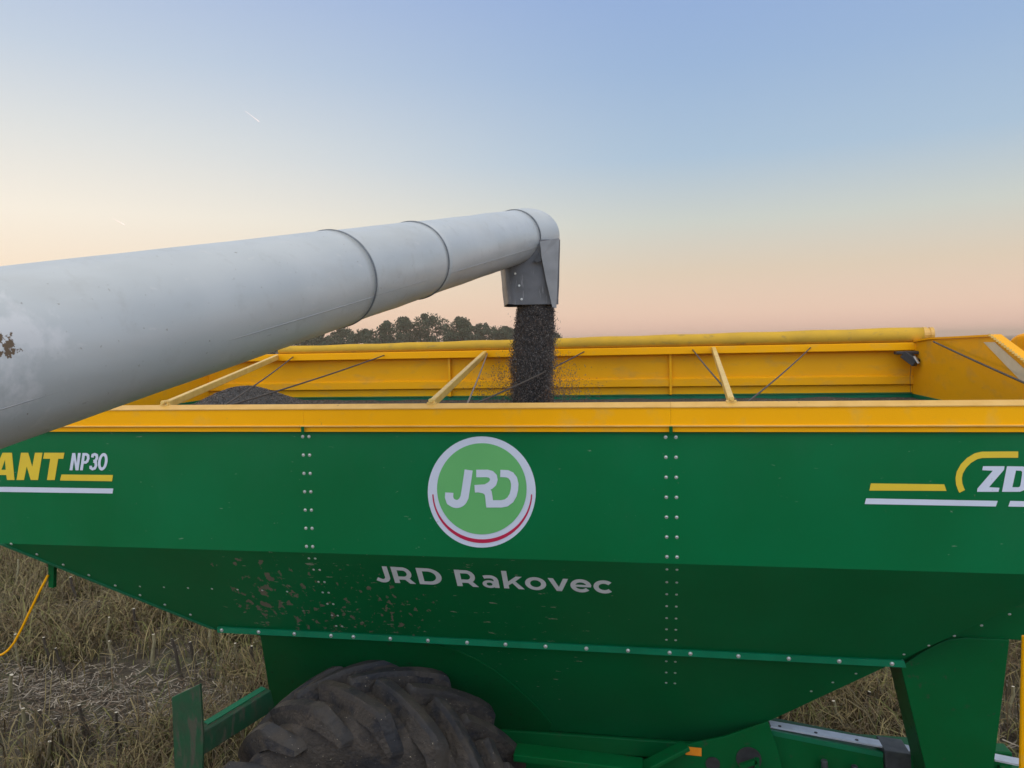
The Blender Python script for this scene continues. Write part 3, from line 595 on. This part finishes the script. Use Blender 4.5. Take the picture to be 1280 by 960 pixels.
# left bracket reaching out to a square plate
bz = 1.20; e1 = at(337, 872, YP-.01); e1 = Vector((e1.x, e1.y, e1.z)); e2 = atz(232, 935, e1.z-.05)
e2 = at(236, 935, -.05)
quick('bracket_arm', m_dirtyplate, cart, lambda bm: beam(bm, e1, e2, .10, .15), bevel=.006)
quick('arm_flange', m_trim, cart, lambda bm: beam(bm, e1.lerp(e2, .02)+Vector((-.03, 0, .077)), e1.lerp(e2, .75)+Vector((-.03, 0, .077)), .06, .004))
quick('marker_plate', m_dirtyplate, cart, sheet(pxpoly([(214.5,872),(250,855),(254,925),(252,985),(219,985)], -.12), (.0, .02, 0)), bevel=.003)
# yellow hose and its hanger on the left
g0 = Vector(ah(64, 712)); g0.y += .06
quick('hose_hanger', m_hop_clean, cart, sheet(pxpoly([(60,700),(67.5,703),(66.5,735),(60.5,734)], g0.y), (0, .03, 0)))
quick('yellow_hose', m_yel, cart, lambda bm: tube(bm, [at(x, y, g0.y-.01) for x, y in ((60,719),(50,738),(38,763),(26,788),(18,803),(11,812),(4,817.5),(-6,821),(-60,835),(-120,870))], .0085, 8), smooth=True)
# chassis, axle, drawbar (mostly hidden)
quick('chassis_beam', m_hop_clean, cart, lambda bm: (box(bm, (-2.3, 1.0, .30), (2.6, 1.14, .52)), box(bm, (-2.3, 1.56, .30), (2.6, 1.70, .52)), box(bm, (-2.2, 1.142, .302), (-2.1, 1.558, .518))), bevel=.01)
quick('drawbar', m_hop_clean, cart, lambda bm: (beam(bm, (2.5, 1.1, .35), (4.4, 1.35, .1), .14, .16), beam(bm, (2.5, 1.6, .35), (4.4, 1.35, .1), .14, .16)), bevel=.01)
TX = at(466, 950, .3).x; TZ = GZ+.90; TR_ = .885; TW = .74
quick('axle', m_hop_clean, cart, lambda bm: tube(bm, [(TX, .3, TZ), (TX, W-.3, TZ)], .07, 16))
def wheel(yc, seed):
    def d(p):
        q = Vector(p); nn = noise.noise(Vector((q.x*7, q.y*7+seed, q.z*7)))*.016+noise.noise(Vector((q.x*19, q.y*19, q.z*19+seed)))*.011
        c = Vector((TX, q.y, TZ)); v = (q-c).normalized(); return q+v*nn+Vector((0, nn*.5, 0))
    wh = empty('wheel', (TX, yc, TZ)); wh.parent = cart; wh.location = Vector((TX, yc, TZ))-cart.location
    return wh, d
def build_wheel(yc, seed):
    tyre_loc = Vector((TX, yc, TZ)); g = random.Random(seed)
    def disp(q):
        nn = noise.noise(Vector((q.x*5, q.y*5+seed, q.z*5)))*.004+noise.noise(Vector((q.x*15, q.y*15, q.z*15+seed)))*.0035+noise.noise(Vector((q.x*45, q.y*45, q.z*45)))*.0025
        v = Vector((q.x-TX, 0, q.z-TZ)).normalized(); return q+v*nn+Vector((0, nn*.5, 0))
    bm = bmesh.new(); h = TW/2; n = 260; KS = 1.10
    prof = [(-h*.45, .34), (-h*.62, .36), (-h*.80, .44), (-h*.93, .58), (-h*1.0, .68), (-h*.97, .77), (-h*.90, .83), (-h*.80, .862), (-h*.62, .874), (-h*.42, .881), (-h*.2, .885), (0, .886)]; prof = [(y, r*KS) for y, r in prof]
    prof = prof + [(-y, r) for y, r in prof[-2::-1]]
    rings = []
    for i in range(n):
        a = 2*math.pi*i/n; rings.append([bm.verts.new(disp(Vector((TX+math.cos(a)*r, yc+y, TZ+math.sin(a)*r)))) for y, r in prof])
    for i in range(n):
        A, B = rings[i], rings[(i+1) % n]
        for k in range(len(prof)-1): bm.faces.new((A[k], A[k+1], B[k+1], B[k]))
    ncar = len(bm.faces); NL = 16
    for s in (-1, 1):
        for j in range(NL):
            a0 = 2*math.pi*(j+(.5 if s > 0 else 0))/NL; M = 28; secs = []
            for i in range(M+1):
                t = i/M                                        # 0 sidewall shoulder .. 1 centre line
                if t < .18: y = -h*(1.02-.03*t/.18); r = .76+.105*(t/.18)
                else: y = -h*(.99-(t-.18)/.82*1.05); r = .865+.021*math.sin((t-.18)/.82*math.pi/2)
                r *= KS
                a = a0 + s*0 + .74*(t**.85)
                hw = .037*(1-.2*t)/r; hgt = (.012+.100*min(1, t/.2)) if t < .2 else .112
                if i == M: hgt = .05
                yy = yc + y*(-s)
                sec = []
                for da, dr in ((-hw*1.35, -.02), (-hw, hgt*.72), (-hw*.72, hgt), (0, hgt*1.03), (hw*.72, hgt), (hw, hgt*.72), (hw*1.35, -.02)):
                    q = Vector((TX+math.cos(a+da)*(r+dr), yy+(da*r*.9*(1 if s > 0 else -1)), TZ+math.sin(a+da)*(r+dr)))
                    sec.append(bm.verts.new(disp(q)))
                secs.append(sec)
            for i in range(M):
                for k in range(6):
                    fc = bm.faces.new((secs[i][k], secs[i][k+1], secs[i+1][k+1], secs[i+1][k])); fc.material_index = 0 if k in (1, 2, 3, 4) else 1
            bm.faces.new(secs[0]); bm.faces.new(secs[-1][::-1])
    bm.faces.ensure_lookup_table()
    for i_f in range(ncar): bm.faces[i_f].material_index = 1
    e = empty('wheel', tyre_loc); e.parent = cart; e.location = tyre_loc-cart.location
    def kid(name, bm, m, **k):
        o = obj(name, bm, m, None, **k); o.parent = e; o.location = -tyre_loc; return o
    ty = kid('tyre', bm, [m_rub, m_mud], smooth=True); es = ty.modifiers.new('edges', 'EDGE_SPLIT'); es.split_angle = R_(38)
    bm = bmesh.new(); tube(bm, [(TX, yc-.20, TZ), (TX, yc-.14, TZ), (TX, yc-.02, TZ), (TX, yc+.2, TZ)], [.36, .30, .16, .36], 40); kid('rim', bm, m_rim)
    bm = bmesh.new(); tube(bm, [(TX, yc-.12, TZ), (TX, yc+.12, TZ)], .13, 20); kid('hub', bm, m_rim)
build_wheel(.30, 1.0); build_wheel(W-.30, 5.0)

# ------------------------------------------------------------ grain inside the cart
bm = bmesh.new(); nx, nyy = 170, 70; hp = at(302, 500, 1.55); sp = Vector((-1.0, 1.35, 0))
GL = 3.103
gr = {}
for i in range(nx+1):
    for j in range(nyy+1):
        x = XL+.02+(XR-XL-.04)*i/nx; y = .05+(W-.1)*j/nyy
        z = GL - .02 + .012*noise.noise(Vector((x*3, y*3, 0))) + .006*noise.noise(Vector((x*14, y*14, 2)))
        z += .205*math.exp(-(((x-hp.x)/.34)**2+((y-1.6)/.5)**2)**1.0)
        z -= .012*min(1, abs(x-hp.x)/2.5)
        gr[i, j] = bm.verts.new((x, y, z))
for i in range(nx):
    for j in range(nyy): bm.faces.new((gr[i, j], gr[i+1, j], gr[i+1, j+1], gr[i, j+1]))
load = obj('grain_heap', bm, m_grain, smooth=True); tag(load, 'heap of dark sunflower seed filling the grain cart', 'grain', kind='stuff')

# ------------------------------------------------------------ loose seed on the heap (same load)
bm = bmesh.new()
def heap_z(x, y): return GL-.02+.012*noise.noise(Vector((x*3, y*3, 0)))+.205*math.exp(-(((x-hp.x)/.35)**2+((y-1.6)/.5)**2))-.012*min(1, abs(x-hp.x)/2.5)
for i in range(9000):
    if i < 6500: x, y = hp.x+random.gauss(0, .45), 1.35+random.gauss(0, .45)
    else: x, y = random.uniform(XL+.1, XR-.1), random.uniform(1.2, W-.1)
    if not (XL+.05 < x < XR-.05 and .1 < y < W-.1): continue
    a_ = Vector((random.gauss(0, 1), random.gauss(0, 1), random.gauss(0, .5))).normalized(); b_ = a_.orthogonal().normalized(); e_ = a_.cross(b_); c_ = Vector((x, y, heap_z(x, y)+.003)); sz = random.uniform(.005, .009)
    v_ = [bm.verts.new(c_+a_*sz), bm.verts.new(c_+b_*sz*.45), bm.verts.new(c_+e_*sz*.35), bm.verts.new(c_-b_*sz*.45), bm.verts.new(c_-e_*sz*.35), bm.verts.new(c_-a_*sz)]
    mi_ = random.choice((0, 0, 1, 2, 1))
    for k in range(4):
        j_ = k+1; k_ = (k+1) % 4+1
        f_ = bm.faces.new((v_[0], v_[j_], v_[k_])); f_.material_index = mi_; f_ = bm.faces.new((v_[5], v_[k_], v_[j_])); f_.material_index = mi_
obj('loose_seed', bm, m_seed, load)

# ------------------------------------------------------------ unloading auger
n1 = ray(0, 333).cross(ray(640, 262)).normalized(); n2 = ray(60, 540).cross(ray(624, 340)).normalized()
AX = n1.cross(n2).normalized()
if AX.y < 0: AX = -AX
if n1.dot(ray(300, 400)) < 0: n1 = -n1
if n2.dot(ray(300, 400)) < 0: n2 = -n2
AR = .215; bis = (n1+n2).normalized(); AC = CAM + bis*(AR/bis.dot(n1))    # a point on the tube axis
def screen(p): d = p-CAM; z = d.dot(fw); return 640+F*d.dot(rt)/z, 480-F*d.dot(up)/z
def s_for(px):                                  # axis parameter whose near side crosses column px
    lo, hi_2 = .3, 12
    for _ in range(50):
        m_ = (lo+hi_2)/2; c = AC+AX*m_; v = CAM-c; v = (v-AX*v.dot(AX)).normalized()
        if screen(c+v*AR)[0] < px: lo = m_
        else: hi_2 = m_
    return (lo+hi_2)/2
S1, S2, S3 = s_for(468), s_for(560), s_for(675)
aug = empty('unloading_auger', AC-AX*2.6+Vector((0, 0, 0))); tag(aug, 'long grey unloading auger tube reaching over the cart', 'auger')
ua = AX.orthogonal().normalized(); ub = AX.cross(ua)
def lathe(name, m, segs, n=96, parent=aug, dent=0, smooth=True):
    bm = bmesh.new(); rings = []
    for s, r in segs:
        ring = []
        for k in range(n):
            a = 2*math.pi*k/n; v = ua*math.cos(a)+ub*math.sin(a)
            dd = dent*noise.noise(Vector((s*2.2, math.cos(a)*1.5, math.sin(a)*1.5))) + dent*.4*noise.noise(Vector((s*7, math.cos(a)*4, math.sin(a)*4)))
            ring.append(bm.verts.new(AC+AX*s+v*(r+dd)))
        rings.append(ring)
    for i in range(len(rings)-1):
        for k in range(n): bm.faces.new((rings[i][k], rings[i][(k+1) % n], rings[i+1][(k+1) % n], rings[i+1][k]))
    bm.faces.new(rings[0][::-1]); bm.faces.new(rings[-1])
    return obj(name, bm, m, parent, smooth=smooth)
def span(a, b, r, n): return [(a+(b-a)*i/n, r) for i in range(n+1)]
# the paint worn to bright primer around a rust spot near the camera end
cw = AC+AX*s_for(12); v = CAM-cw; v = (v-AX*v.dot(AX)).normalized(); rp = None
for sgn in np.linspace(-1.3, 1.3, 200):
    q = cw+(v*math.cos(sgn)+AX.cross(v)*math.sin(sgn))*AR; sxy = screen(q)
    if rp is None or abs(sxy[1]-432) < rp[0]: rp = (abs(sxy[1]-432), q)
rust = rp[1]
overlay(m_tube, (.66, .65, .65), 14, .36, .16, center=tuple(rust+Vector((0, 0, -.02))), radius=.30, amount=.6, seed=4, rough=.6, inner=.12)
overlay(m_tube, (.13, .085, .05), 60, .42, .05, center=tuple(rust), radius=.06, amount=1, seed=8, inner=.2)
lathe('auger_tube', m_tube, span(-2.6, S1, AR, 90), dent=.0022)
lathe('auger_tube', m_tube, span(S1+.004, S2, AR-.004, 24), dent=.004)
lathe('auger_tube', m_tube, span(S2+.004, S3, AR-.006, 24), dent=.004)
cw2 = AC+AX*s_for(60); v2 = CAM-cw2; v2 = (v2-AX*v2.dot(AX)).normalized(); best = None
for g_ in np.linspace(-1.4, 1.4, 300):
    q = cw2+(v2*math.cos(g_)+AX.cross(v2)*math.sin(g_))*AR; e_ = abs(screen(q)[1]-492)
    if best is None or e_ < best[0]: best = (e_, (q-cw2).normalized())
quick('weld_line', m_seam2, aug, lambda bm: tube(bm, [AC+AX*s_+best[1]*(AR-.0008+.0012*math.sin(s_*3)) for s_ in np.linspace(-2.5, S1-.01, 60)], .0022, 6))
wd_ = (best[1]+AX.cross(best[1])*.2).normalized()
for s_a, s_b in ((S1+.02, S2-.02), (S2+.02, S3-.02)): quick('weld_line', m_seam2, aug, lambda bm: tube(bm, [AC+AX*s_+best[1]*(AR-.0048) for s_ in np.linspace(s_a, s_b, 20)], .002, 6))
for s, r in ((S1, AR+.001), (S2, AR-.002)): lathe('seam_band', m_seam, [(s-.004, r-.01), (s-.003, r+.0035), (s+.006, r+.0035), (s+.007, r-.01)])
lathe('seam_band', m_seam, [(S3-.003, AR-.02), (S3-.002, AR+.000), (S3+.004, AR+.000), (S3+.005, AR-.02)])
E3 = AC+AX*S3
hoodL = .0
bm = bmesh.new(); rings = []; HL = .36               # the hood swings towards the right and closes with a blunt end
for i in range(22):
    t = i/21; rr_h = (AR+.002+(.006*math.sin(t*3)))*max(.30, (1-t**5*.99)**.42); c = AC+AX*(S3+.006+HL*t)+rt*(.138*t**1.1)-up*.004*t
    ring_ = []
    for k in range(96):
        a = 2*math.pi*k/96; v = ua*math.cos(a)+ub*math.sin(a); dn = max(0, -v.z)
        ring_.append(bm.verts.new(c+v*rr_h))
    rings.append(ring_)
for i in range(21):
    for k in range(96): bm.faces.new((rings[i][k], rings[i][(k+1) % 96], rings[i+1][(k+1) % 96], rings[i+1][k]))
bm.faces.new(rings[-1]); obj('spout_hood', bm, m_tube, aug, smooth=True)
# yellowed sticker mark on the side before the hood
st_pts = []
# chute: rounded box section tapering downwards
ctop, cbot = Vector((0, 0, 0)), Vector((0, 0, 0))
ed = (AC+AX*(S3-.03)-CAM).dot(fw)+.11
def atd(x, y, d): return CAM+ray(x, y)*d
A1 = atd(660, 303, ed+.02); A2 = atd(663, 381, ed-.0)
def section(c, hx, hy, n=10, rad=.35):
    pts = []
    h2 = Vector((AX.x, AX.y, 0)).normalized(); s2v = Vector((h2.y, -h2.x, 0))
    bx_ = (rt*.9 + h2*.1); bx_.z = 0; bx_.normalize(); byv = Vector((-bx_.y, bx_.x, 0))
    for q, (sx2, sy2) in enumerate(((1, -1), (1, 1), (-1, 1), (-1, -1))):
        rr2 = (rad if q != 0 else .12)*min(hx, hy)
        for k in range(n+1):
            a = -math.pi/2+q*math.pi/2+k/n*math.pi/2
            pts.append(c+bx_*(sx2*(hx-rr2)+math.cos(a)*rr2)+byv*(sy2*(hy-rr2)+math.sin(a)*rr2))
    return pts
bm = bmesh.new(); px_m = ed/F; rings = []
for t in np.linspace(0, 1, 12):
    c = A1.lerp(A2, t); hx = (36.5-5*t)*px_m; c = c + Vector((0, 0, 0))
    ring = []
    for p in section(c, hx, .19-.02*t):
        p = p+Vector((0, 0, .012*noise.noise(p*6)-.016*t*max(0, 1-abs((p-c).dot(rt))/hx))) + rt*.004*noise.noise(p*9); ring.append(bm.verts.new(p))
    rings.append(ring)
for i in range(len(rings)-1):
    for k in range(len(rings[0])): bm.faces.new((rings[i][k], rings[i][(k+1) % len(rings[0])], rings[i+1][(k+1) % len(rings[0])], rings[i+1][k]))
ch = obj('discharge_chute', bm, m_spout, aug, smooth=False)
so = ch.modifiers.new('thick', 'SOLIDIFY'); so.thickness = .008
for x, y in ((644, 342), (649, 357), (652, 374)): bolt(atd(x, y, ed-.212), -fw, ch, .8)
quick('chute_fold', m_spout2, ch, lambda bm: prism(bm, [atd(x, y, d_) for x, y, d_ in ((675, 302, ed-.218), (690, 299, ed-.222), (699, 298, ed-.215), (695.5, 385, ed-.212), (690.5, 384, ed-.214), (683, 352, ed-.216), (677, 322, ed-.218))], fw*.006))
quick('tear_gap', m_black, ch, lambda bm: prism(bm, [atd(x, y, ed-.219) for x, y in ((666, 326), (671, 321), (675, 313), (676, 326), (672, 328))], fw*.003))

# ------------------------------------------------------------ falling grain
SC = A2.copy(); bm = bmesh.new(); top = atd(669, 380, ed-.02); bot_z = GL-.03
rings = []; NR, NA = 120, 72; topc = Vector((atd(669, 381, ed).x, A2.y, top.z))
for i in range(NR+1):
    t = i/NR; z = top.z+(bot_z-top.z)*t; r = .134+.010*math.sin(t*3.2)-.012*t+.005*math.sin(t*9)
    ring = []
    for k in range(NA):
        a = 2*math.pi*k/NA; v = Vector((math.cos(a), math.sin(a), 0)); c = Vector((topc.x+.004-.050*t, topc.y, z))
        q = c+v*r; nn = (noise.noise(Vector((q.x*8, q.y*8, q.z*3.0)))*.022+noise.noise(Vector((q.x*45, q.y*45, q.z*22)))*.012)*min(1, t*9)
        ring.append(bm.verts.new(q+v*nn))
    rings.append(ring)
for i in range(NR):
    for k in range(NA): bm.faces.new((rings[i][k], rings[i][(k+1) % NA], rings[i+1][(k+1) % NA], rings[i+1][k]))
def seed_geo(bm, c, s, mi, d=None):
    a = d or Vector((random.gauss(0, .6), random.gauss(0, .6), random.gauss(0, 1.2))).normalized(); b = a.orthogonal().normalized(); e = a.cross(b)
    vs = [bm.verts.new(c+a*s), bm.verts.new(c+b*s*.42), bm.verts.new(c+e*s*.25), bm.verts.new(c-b*s*.42), bm.verts.new(c-e*s*.25), bm.verts.new(c-a*s)]
    for i in range(4):
        j = i % 4+1; k = (i+1) % 4+1
        f = bm.faces.new((vs[0], vs[j], vs[k])); f.material_index = mi; f = bm.faces.new((vs[5], vs[k], vs[j])); f.material_index = mi
for i in range(26000):
    t = random.random()**.9; a = random.uniform(0, 6.283); z_ = top.z-.01+(bot_z-top.z)*t; r = .137+.010*math.sin(t*3.2)-.012*t+abs(random.gauss(0, .006+.017*min(1, t*3)))+.022*noise.noise(Vector((math.cos(a)*1.6, math.sin(a)*1.6, z_*5)))*min(1, t*4)
    z = top.z-.01+(bot_z-top.z)*t
    seed_geo(bm, Vector((topc.x+.004-.050*t+math.cos(a)*r, topc.y+math.sin(a)*r, z)), random.uniform(.004, .0085), random.choice((0, 0, 0, 0, 1, 1, 2)))
for i in range(700):
    t = random.random()**.6; a = random.uniform(0, 6.283); r = .17+abs(random.gauss(0, .05))*(.4+t)
    seed_geo(bm, Vector((topc.x+math.cos(a)*r, topc.y+math.sin(a)*r, top.z+(bot_z-top.z)*t)), random.uniform(.003, .007), random.choice((0, 1, 3)))
gs = obj('falling_grain', bm, m_seed+[m_chaff]); tag(gs, 'dense column of dark seed pouring from the auger spout', 'grain', kind='stuff')
# chaff thrown up around the impact
bm = bmesh.new()
for i in range(1500):
    sgn = 1 if random.random() < .55 else -1; r = .13+abs(random.gauss(0, .20)); a = random.uniform(-1.1, 1.1); hgt = abs(random.gauss(.12, .14))*max(.25, 1-(r-.15)*.9)
    p = Vector((topc.x-.03+sgn*math.cos(a)*r, topc.y+math.sin(a)*r, bot_z+hgt+.02)); seed_geo(bm, p, random.uniform(.0045, .009), random.choice((0, 1, 1, 3, 3)))
for i in range(80):                              # plumes where a jet of seed splashes up
    sgn = 1 if random.random() < .55 else -1; r = .15+abs(random.gauss(0, .17)); a = random.uniform(-.9, .9); h0 = random.uniform(.05, .42)*max(.3, 1-(r-.15)*1.2)
    c = Vector((topc.x-.03+sgn*math.cos(a)*r, topc.y+math.sin(a)*r, bot_z+h0)); d = Vector((sgn*random.uniform(.1, .5), 0, 1)).normalized(); ln = random.uniform(.03, .10)
    for k in range(random.randint(12, 34)):
        p = c+d*random.gauss(0, ln)+Vector((random.gauss(0, .014), random.gauss(0, .014), random.gauss(0, .012))); seed_geo(bm, p, random.uniform(.004, .0085), random.choice((0, 1, 1, 3, 3)))
tag(obj('flying_chaff', bm, m_seed+[m_chaff]), 'brown chaff and seed bouncing up beside the pouring column', 'chaff', kind='stuff')

# ------------------------------------------------------------ the harvester the picture is taken from
m_comb = mat('harvester paint', (.55, .54, .48), (.50, .49, .43), 2, .45); m_glass = mat('dark cab glass', (.02, .025, .03), rough=.08, coat=.5)
hv = empty('combine_harvester', (-1, -8, GZ)); tag(hv, 'large pale grey combine harvester standing beside the cart, behind the viewer', 'combine harvester')
def hp_(name, m, fn, **k): return quick(name, m, hv, fn, **k)
hp_('body', m_comb, lambda bm: prism(bm, [(-6.5, -6.3, .3), (3.2, -6.3, .3), (3.2, -6.3, 2.6), (1.8, -6.3, 3.3), (-5.6, -6.3, 3.3), (-6.5, -6.3, 2.2)], (0, -3.2, 0)), bevel=.06)
hp_('grain_tank', m_comb, lambda bm: prism(bm, [(-4.6, -6.5, 3.31), (1.0, -6.5, 3.31), (1.5, -6.3, 3.9), (-5.1, -6.3, 3.9)], (0, -2.8, 0)), bevel=.03)
hp_('cab', m_glass, lambda bm: prism(bm, [(3.21, -6.8, .9), (4.8, -6.8, .9), (5.1, -6.8, 2.2), (4.9, -6.8, 3.2), (3.21, -6.8, 3.2)], (0, -2.2, 0)), bevel=.05)
hp_('cab_roof', m_comb, lambda bm: box(bm, (3.15, -9.1, 3.21), (5.2, -6.7, 3.42)), bevel=.05)
hp_('platform', m_black, lambda bm: (box(bm, (-2.6, -6.29, 1.9), (2.6, -4.9, 1.95)), box(bm, (-2.6, -4.95, 1.4), (-2.5, -4.9, 1.9)), box(bm, (2.5, -4.95, 1.4), (2.6, -4.9, 1.9))))
for X, R2, Y in ((2.2, 1.0, -6.2), (2.2, 1.0, -9.6), (-5.0, .7, -6.2), (-5.0, .7, -9.6)):
    wq = hp_('wheel', m_rub, lambda bm: tube(bm, [(X, Y-.35, GZ+R2), (X, Y-.28, GZ+R2), (X, Y+.28, GZ+R2), (X, Y+.35, GZ+R2)], [R2*.93, R2, R2, R2*.93], 40))
    quick('rim', m_rim, wq, lambda bm: tube(bm, [(X, Y-.37, GZ+R2), (X, Y+.37, GZ+R2)], R2*.5, 24))

# ------------------------------------------------------------ evening haze
bm = bmesh.new(); box(bm, (-3000, -3000, GZ-1), (3000, 3000, 16)); m_hz = bpy.data.materials.new('evening haze'); m_hz.use_nodes = True
t_ = m_hz.node_tree; t_.nodes.clear(); o_ = t_.nodes.new('ShaderNodeOutputMaterial'); v_ = t_.nodes.new('ShaderNodeVolumePrincipled')
v_.inputs['Color'].default_value = (1, .78, .60, 1); v_.inputs['Density'].default_value = .0008; v_.inputs['Anisotropy'].default_value = .2
t_.links.new(v_.outputs[0], o_.inputs['Volume'])
tag(obj('haze', bm, m_hz), kind='stuff')

# ------------------------------------------------------------ contrails, far up
m_con = mat('contrail vapour', (.80, .78, .74), rough=1)
for (x0, y0, x1, y1, lb) in ((307, 139, 324, 152, 'short white contrail high in the blue sky above the auger'), (141, 273, 156, 281, 'tiny faint contrail low in the pale sky at left')):
    D_ = 9000; a, b = CAM+ray(x0, y0)*D_, CAM+ray(x1, y1)*D_
    bm = bmesh.new(); tube(bm, [a, a.lerp(b, .5), b], [.8, 2, 3.5], 8); tag(obj('contrail', bm, m_con), lb, 'contrail', 'contrails')
